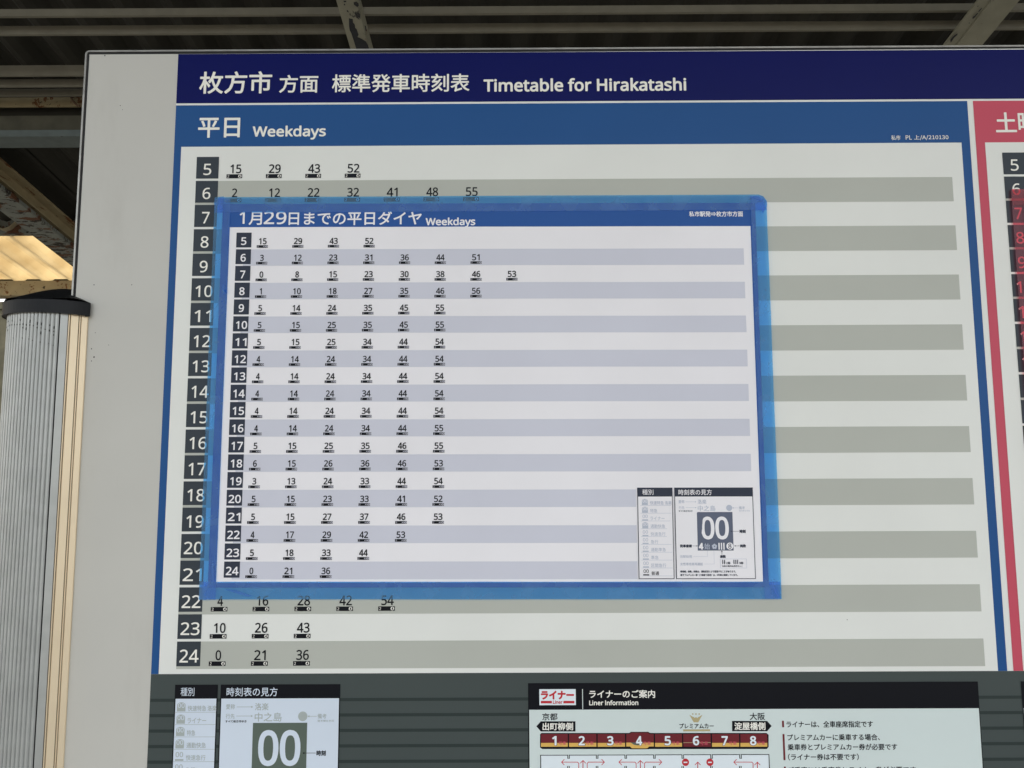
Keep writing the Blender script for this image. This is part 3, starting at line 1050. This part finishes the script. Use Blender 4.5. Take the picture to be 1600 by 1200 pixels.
a.box(0, PW, 0.0002, 0.0005, -PH, 0, M['paper_blue'])
grid(a, 0, PW, -PH, 0, 0.0, M['paper_blue'])
sheet = a.build('sheet', paper)
wx0, wx1, wz0, wz1 = 0.0090, 0.6063, -0.4272, -0.0278
a = Acc()
grid(a, wx0, wx1, wz0, wz1, -0.0002, M['paper'])
a.build('white_field', paper)
psx, pst = 0.0172, -0.0343           # left of the squares, top of the first
PS, PP = 0.01735, 0.01948
for i in range(20):
    z = pst - i * PP
    if i % 2:
        a = Acc()
        xr_ = 0.5975 if i < 14 else 0.4695
        grid(a, psx + PS * 0.5, xr_, z - PP + 0.0002, z - 0.0002, -0.0004, M['paper_band'])
        a.build('row_band', paper)
    a = Acc()
    a.rect(psx, psx + PS, z - PS, z, -0.0006, M['paper_sq'])
    a.build('hour_square', paper)
a = Acc()
ROWS = [[15, 29, 43, 52], [3, 12, 23, 31, 36, 44, 51], [0, 8, 15, 23, 30, 38, 46, 53], [1, 10, 18, 27, 35, 46, 56], [5, 14, 24, 35, 45, 55],
        [5, 15, 25, 35, 45, 55], [5, 15, 25, 34, 44, 54], [4, 14, 24, 34, 44, 54], [4, 14, 24, 34, 44, 54], [4, 14, 24, 34, 44, 54],
        [4, 14, 24, 34, 44, 54], [4, 14, 24, 34, 44, 55], [5, 15, 25, 35, 46, 55], [6, 15, 26, 36, 46, 53], [3, 13, 24, 33, 44, 54],
        [5, 15, 23, 33, 41, 52], [5, 15, 27, 37, 46, 53], [4, 17, 29, 42, 53], [5, 18, 33, 44], [0, 21, 36]]
for i, r in enumerate(ROWS):
    z = pst - i * PP
    digits_in(a, str(i + 5), psx, z, PS, -0.0009, M['paper'], 0.00028)
    for k, v in enumerate(r):
        xc = 0.0473 + k * 0.0408
        minute(a, str(v), xc, z - 0.0138, 0.0073, -0.0006, M['black'], wfac=0.69, bold=0.00022)
        car_mark(a, xc - 0.0001, z - 0.0178, 0.0127, 0.0030, -0.0006, big=False)
a.build('lettering', paper)
a = Acc()


def ptext(s, px0, px1, py0, py1, cjk, bold):
    (x0, zc), (x1, _) = pl(px0, (py0 + py1) / 2), pl(px1, (py0 + py1) / 2)
    zt__ = pl((px0 + px1) / 2, py0)[1]
    zb__ = pl((px0 + px1) / 2, py1)[1]
    text(a, s, x0, x1, zb__, zt__, -0.0003, M['paper'], cjk, bold)


ptext('1', 376, 384, 332.3, 351.2, False, 0.00028)
ptext('月', 390.2, 411, 332.3, 353, True, 0.00030)
ptext('29', 413.8, 449, 331.8, 352, False, 0.00030)
ptext('日までの平日ダイヤ', 452.5, 659.5, 331.6, 353.2, True, 0.00030)
ptext('Weekdays', 665.5, 743, 341.4, 357, False, 0.00038)
a.build('heading_lettering', paper)
a = Acc()
ptext('私市駅発⇒枚方市方面', 1075.6, 1159.5, 331.4, 340, True, 0.00016)
a.build('route_lettering', paper)
(x1_, z1_) = pl(994.6, 761.8)
x1b = pl(1049.4, 761.8)[0]
x2_ = pl(1052.2, 761.8)[0]
x2b = pl(1174.4, 761.8)[0]
P, PB, PK = M['paper'], M['faint'], M['black']
key_box(paper, x1_, x1b - x1_, x2_, x2b - x2_, z1_, -0.0008, M['paper'], M['paper_sq'], M['faint'],
        [('快速特急 洛楽', 338, PB), ('特急', 195, PB), ('ライナー', 265, PB), ('通勤快急', 270, PB), ('快速急行', 272, PB), ('急行', 198, PB), ('通勤準急', 272, PB), ('準急', 198, PB), ('区間急行', 272, PB), ('普通', 200, PK)],
        76, 58, 124, 40, M['paper_dark'], None, 'train_type_key')


for o in paper.children_recursive:
    if o.type == 'MESH':
        for v in o.data.vertices:
            v.co.y -= wave(v.co.x, v.co.z)

# ------------------------------------------------------------------ masking tape
def tape(x0, x1, z0, z1, y, label, material, tilt=0.0, cut=None, name='masking_tape', group=None, seed=1):
    """strip of tape with slightly ragged ends; cut = corner taken off"""
    rr = random.Random(seed)
    cx, cz = (x0 + x1) / 2, (z0 + z1) / 2
    hx_, hz_ = (x1 - x0) / 2, (z1 - z0) / 2
    horiz = hx_ > hz_
    out = []
    n = 8
    wob = lambda: rr.uniform(-0.00012, 0.00012)
    if horiz:
        for k in range(13):
            out.append((-hx_ + 2 * hx_ * k / 12, -hz_ + wob()))
        out += [(hx_ + rr.uniform(-0.0004, 0.0004), -hz_ + 2 * hz_ * k / n) for k in range(1, n)]
        top = [(hx_ - 2 * hx_ * k / 12, hz_ + wob()) for k in range(13)]
        if cut:
            top = [(hx_ + 0.0001, hz_ - 0.0075), (hx_ - 0.0035, hz_ - 0.0022), (hx_ - 0.009, hz_)] + top[1:]
            out = [p for p in out if not (p[0] > hx_ - 0.002 and p[1] > hz_ - 0.0076)]
        out += top
        out += [(-hx_ + rr.uniform(-0.0005, 0.0005), hz_ - 2 * hz_ * k / n) for k in range(1, n)]
    else:
        out += [(hx_ + wob(), -hz_ + 2 * hz_ * k / 12) for k in range(13)]
        if cut:
            out = out[:-1] + [(hx_, hz_ - 0.0060), (hx_ - 0.004, hz_ - 0.0008)]
        out += [(hx_ - 2 * hx_ * k / n, hz_ + rr.uniform(-0.0004, 0.0004)) for k in range(1 if not cut else 3, n)]
        out += [(-hx_ + wob(), hz_ - 2 * hz_ * k / 12) for k in range(13)]
        out += [(-hx_ + 2 * hx_ * k / n, -hz_ + rr.uniform(-0.0004, 0.0004)) for k in range(1, n)]
    ac = Acc()
    pts = [(p[0] * cos(tilt) - p[1] * sin(tilt), p[0] * sin(tilt) + p[1] * cos(tilt)) for p in out]
    ac.poly(pts, 0, material)
    o = ac.build(name, label=label, category='tape')
    o.location = (cx, y, cz)
    if group:
        o['group'] = group
    return o


TG = 'blue tape strips holding the paper timetable'
Yt = -0.0041
tape(-0.3440, 0.2912, zz(290.9), zz(309.4), Yt, 'blue tape strip along the top edge of the white paper timetable', M['tape'], tilt=radians(-0.02), cut=True, group=TG, seed=2)
tape(-0.3436, 0.2890, zz(-144.1), zz(-125.4), Yt - 0.0001, 'blue tape strip along the bottom edge of the white paper timetable', M['tape'], tilt=radians(-0.20), group=TG, seed=3)
tape(-0.3440, -0.3257, zz(-143.5), zz(308.2), Yt - 0.0002, 'blue tape strip along the left edge of the white paper timetable', M['tape'], tilt=radians(-0.10), group=TG, seed=4)
tape(0.2722, 0.2905, zz(-145.0), zz(307.6), Yt - 0.0003, 'blue tape strip along the right edge of the white paper timetable', M['tape'], tilt=radians(-0.15), cut=True, group=TG, seed=5)
# creases where the strips fold over themselves
by_label = {o['label']: o for o in sc.objects if o.get('category') == 'tape'}
for key_, quads in (('blue tape strip along the left edge of the white paper timetable',
                     [[(349, 448), (353, 446), (356, 458), (352, 463)], [(352, 455), (358, 452), (357, 461)], [(333, 884), (336, 868), (338, 910), (334, 912)]]),
                    ('blue tape strip along the right edge of the white paper timetable',
                     [[(1201, 912), (1204, 908), (1216, 932), (1212, 933)], [(1188, 332), (1192, 320), (1194, 326), (1190, 336)]]),
                    ('blue tape strip along the bottom edge of the white paper timetable',
                     [[(352, 919), (372, 921), (396, 930), (390, 931), (366, 924)], [(398, 918), (402, 914), (406, 918)]]),
                    ('blue tape strip along the top edge of the white paper timetable',
                     [[(1168, 309), (1182, 308), (1192, 316), (1190, 318)], [(344, 310), (352, 309), (350, 330), (344, 330)]])):
    o = by_label[key_]
    for qd in quads:
        ac = Acc()
        ac.poly([(on_board(*p)[0] - o.location.x, on_board(*p)[1] - o.location.z) for p in qd], -0.0002 - 0.0004, M['tape'])
        ac.build('crease', o)
RG = 'red tape strips at the right edge'
tape(0.5722, 0.5915, zz(-140.0), zz(314.0), -0.0037, 'red tape strip running down beside the weekend hours at the right edge', M['red_tape'], tilt=radians(-0.08), group=RG, seed=6)
tape(0.5735, 1.20, zz(296.0), zz(314.6), -0.0039, 'short red tape end over the weekend hour six at the right edge', M['red_tape'], tilt=radians(0.1), group=RG, seed=7)
wp = thing('weekend_paper_timetable', 'red bordered paper timetable taped at the right edge over the weekend table', 'paper notice')
a = Acc()
a.sheet(0.5870, 1.19, zz(-130), zz(300), -0.0030, -0.0033, M['red'])
a.build('sheet', wp)
a = Acc()
a.rect(0.5960, 1.18, zz(-124), zz(272), -0.0035, M['paper'])
a.build('white_field', wp)

# ------------------------------------------------------------------ ribbed aluminium post holding the board's left side
post = thing('ribbed_post', 'ribbed aluminium post with black cap gripping the left edge of the board', 'post')
XC, HW = -0.5300, 0.0490              # oval plan: centre and half width
YC = 0.015                            # middle of the board's thickness
CAPZ = EYE + 0.1705
FD_, BD_ = 0.042, 0.115               # how far the oval reaches to the front and to the rear


def oval(x, front=True):
    q = max(0.0, 1 - ((x - XC) / HW) ** 2) ** 0.5
    return YC - FD_ * q if front else YC + BD_ * q


def extrude(ac, pts, z0, z1, material, flip=False):
    for (xa, ya), (xb, yb) in zip(pts, pts[1:]):
        q = [(xa, ya, z0), (xb, yb, z0), (xb, yb, z1), (xa, ya, z1)]
        ac.face(q[::-1] if not flip else q, material)


XA, XB = -0.5047, -0.5740             # ribbed part of the front, right to left
NR = 17


def ribs(front=True):
    pts = []
    for k in range(NR):
        for t, h in ((0.0, -0.0009), (0.10, 0.0), (0.30, 0.0008), (0.62, 0.0008), (0.86, 0.0)):
            x = XA + (XB - XA) * (k + t) / NR
            y = oval(x, front)
            pts.append((x, y - h if front else y + h))
    pts.append((XB, oval(XB, front)))
    return pts


ZP = CAPZ + 0.003
a = Acc()
extrude(a, ribs(True), 0.0, ZP, M['al'], True)
a.build('ribbed_front_cover', post)
a = Acc()
extrude(a, ribs(False), 0.0, ZP, M['al'])
a.build('ribbed_rear_cover', post)
a = Acc()
XK = -0.4975                          # corner where the champagne side begins
extrude(a, [(XK, oval(XK)), (XK - 0.0062, oval(XK - 0.0062) - 0.0002), (XK - 0.0062, oval(XK - 0.0062) + 0.0025)], 0.0, ZP, M['al'], True)
extrude(a, [(XK - 0.0062, oval(XK - 0.0062) + 0.0025), (XA, oval(XA) + 0.0025), (XA, oval(XA))], 0.0, ZP, M['gap'], True)
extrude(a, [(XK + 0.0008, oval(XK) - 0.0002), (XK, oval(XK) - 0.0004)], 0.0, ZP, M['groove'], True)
a.build('front_strip', post)
a = Acc()
P0, P1 = Vector((XK, oval(XK))), Vector((-0.4828, -0.0012))
dv = (P1 - P0)
nv = Vector((-dv.y, dv.x)).normalized() * (1 if dv.x < 0 else 1)
if nv.x > 0:
    nv = -nv                          # inwards
prof = [(0.0, 0), (0.06, -0.0004), (0.09, 0), (0.105, 0.0014), (0.13, 0.0014), (0.145, 0), (0.50, 0), (0.515, 0.0014), (0.545, 0.0014), (0.56, 0.0), (0.60, 0.0), (0.615, 0.0016), (0.64, 0.0016), (0.655, 0.0), (0.93, 0.0), (1.0, 0.0014)]
sp = [tuple(P0 + dv * f + nv * h) for f, h in prof]
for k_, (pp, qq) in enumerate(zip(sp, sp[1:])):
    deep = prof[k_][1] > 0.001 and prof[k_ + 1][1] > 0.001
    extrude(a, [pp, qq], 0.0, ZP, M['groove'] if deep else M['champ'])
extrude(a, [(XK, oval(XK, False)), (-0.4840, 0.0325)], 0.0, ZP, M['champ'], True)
lf = [(XB, oval(XB)), (-0.5764, oval(-0.5764)), (-0.5786, YC - 0.006), (-0.5790, YC), (-0.5786, YC + 0.015), (-0.5764, oval(-0.5764, False)), (XB, oval(XB, False))]
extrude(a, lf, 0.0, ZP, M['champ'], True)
a.build('side_strip', post)
# dirt specks left by drips in the ribs below the cap
a = Acc()
for k in range(1, NR):
    x = XA + (XB - XA) * k / NR
    yv = oval(x)
    for (dz, ln, pr) in ((0.0060, 0.004, 0.55), (0.0115, 0.0022, 1.0), (0.0155, 0.004, 0.22), (0.0270, 0.0011, 0.8)):
        if rnd.random() < pr:
            if dz > 0.02 and k > 12:
                continue
            wv = 0.00028 if dz < 0.02 else 0.00026
            z = CAPZ - dz - max(0.0, (9 - k)) * 0.0010 + rnd.uniform(-0.0005, 0.0005)
            l_ = ln * rnd.uniform(0.3, 1.0)
            a.box(x - wv, x + wv, yv - 0.0004, yv + 0.0011, z - l_, z, M['dirt'])
a.build('dirt_specks', post, kind='stuff')

# cap: rim with a slot for the board, low dome above that rises to the rear
O = 0.0038
RH = 0.0150
HWc = HW + 0.0062


def cap_y(x, front):
    q = max(0.0, 1 - ((x - XC) / HWc) ** 2) ** 0.5
    return YC - (FD_ + O) * q if front else YC + (BD_ + O) * q


n = 36
fr = [(XC + HWc * cos(pi * k / n), cap_y(XC + HWc * cos(pi * k / n), True)) for k in range(n + 1)]
bk = [(XC - HWc * cos(pi * k / n), cap_y(XC - HWc * cos(pi * k / n), False)) for k in range(1, n + 1)]
SX, SY0, SY1 = XL - 0.001, -0.0042, 0.0335
fr = [p for p in fr if not (p[0] > SX and p[1] > SY0)]
bk = [p for p in bk if not (p[0] > SX and p[1] < SY1)]
xe = XC + HWc * (1 - ((YC - SY0) / (FD_ + O)) ** 2) ** 0.5
xf = XC + HWc * (1 - ((SY1 - YC) / (BD_ + O)) ** 2) ** 0.5
loop = [(xe, SY0)] + fr + bk + [(xf, SY1), (SX, SY1), (SX, SY0)]
a = Acc()
for k in range(len(loop)):
    p, q = loop[k], loop[(k + 1) % len(loop)]
    a.face([(p[0], p[1], CAPZ), (q[0], q[1], CAPZ), (q[0], q[1], CAPZ + RH), (p[0], p[1], CAPZ + RH)], M['cap'])
    # rolled upper edge
    c0, c1 = ((p[0] - XC) * 0.96 + XC, (p[1] - YC) * 0.96 + YC), ((q[0] - XC) * 0.96 + XC, (q[1] - YC) * 0.96 + YC)
    if not (p in loop[-3:] or q in loop[-3:]):
        a.face([(p[0], p[1], CAPZ + RH), (q[0], q[1], CAPZ + RH), (c1[0], c1[1], CAPZ + RH + 0.0012), (c0[0], c0[1], CAPZ + RH + 0.0012)], M['cap'])
a.face([(p[0], p[1], CAPZ + 0.0012) for p in loop], M['cap'])
a.build('cap_rim', post)
a = Acc()
YD, HD0, HD1, HX = 0.052, 0.080, 0.072, 0.0490
xs = sorted(set([XC - HWc + 2 * HWc * i / 44 for i in range(45)] + [SX]))
ys = sorted(set([YC - FD_ - O + (FD_ + BD_ + 2 * O) * j / 60 for j in range(61)] + [SY0, SY1]))


def dome(x, y):
    qx, qy = ((x - XC) / HX) ** 2, ((y - YD) / (HD0 if y < YD else HD1)) ** 2
    return CAPZ + RH + 0.0006 + 0.0265 * max(0.0, 1 - qx) * max(0.0, 1 - qy)


def inside(x, y):
    return abs(x - XC) < HWc * 0.985 and cap_y(x, True) + 0.0008 < y < cap_y(x, False) - 0.0008


for i in range(len(xs) - 1):
    for j in range(len(ys) - 1):
        xa, xb, ya, yb = xs[i], xs[i + 1], ys[j], ys[j + 1]
        xm, ym = (xa + xb) / 2, (ya + yb) / 2
        if (xm > SX and SY0 < ym < SY1) or not inside(xm, ym):
            continue
        a.face([(xa, ya, dome(xa, ya)), (xb, ya, dome(xb, ya)), (xb, yb, dome(xb, yb)), (xa, yb, dome(xa, yb))], M['cap'])
for yy in (SY0, SY1):
    xx = [x for x in xs if x >= SX - 1e-6 and inside(x, yy)]
    for xa, xb in zip(xx, xx[1:]):
        a.face([(xa, yy, CAPZ + RH - 0.002), (xb, yy, CAPZ + RH - 0.002), (xb, yy, dome(xb, yy)), (xa, yy, dome(xa, yy))], M['cap'])
yy = [y for y in ys if SY0 - 1e-6 <= y <= SY1 + 1e-6]
for ya, yb in zip(yy, yy[1:]):
    a.face([(SX, ya, CAPZ + RH - 0.002), (SX, yb, CAPZ + RH - 0.002), (SX, yb, dome(SX, yb)), (SX, ya, dome(SX, ya))], M['cap'])
o = a.build('cap_dome', post)
for p in o.data.polygons:
    p.use_smooth = True
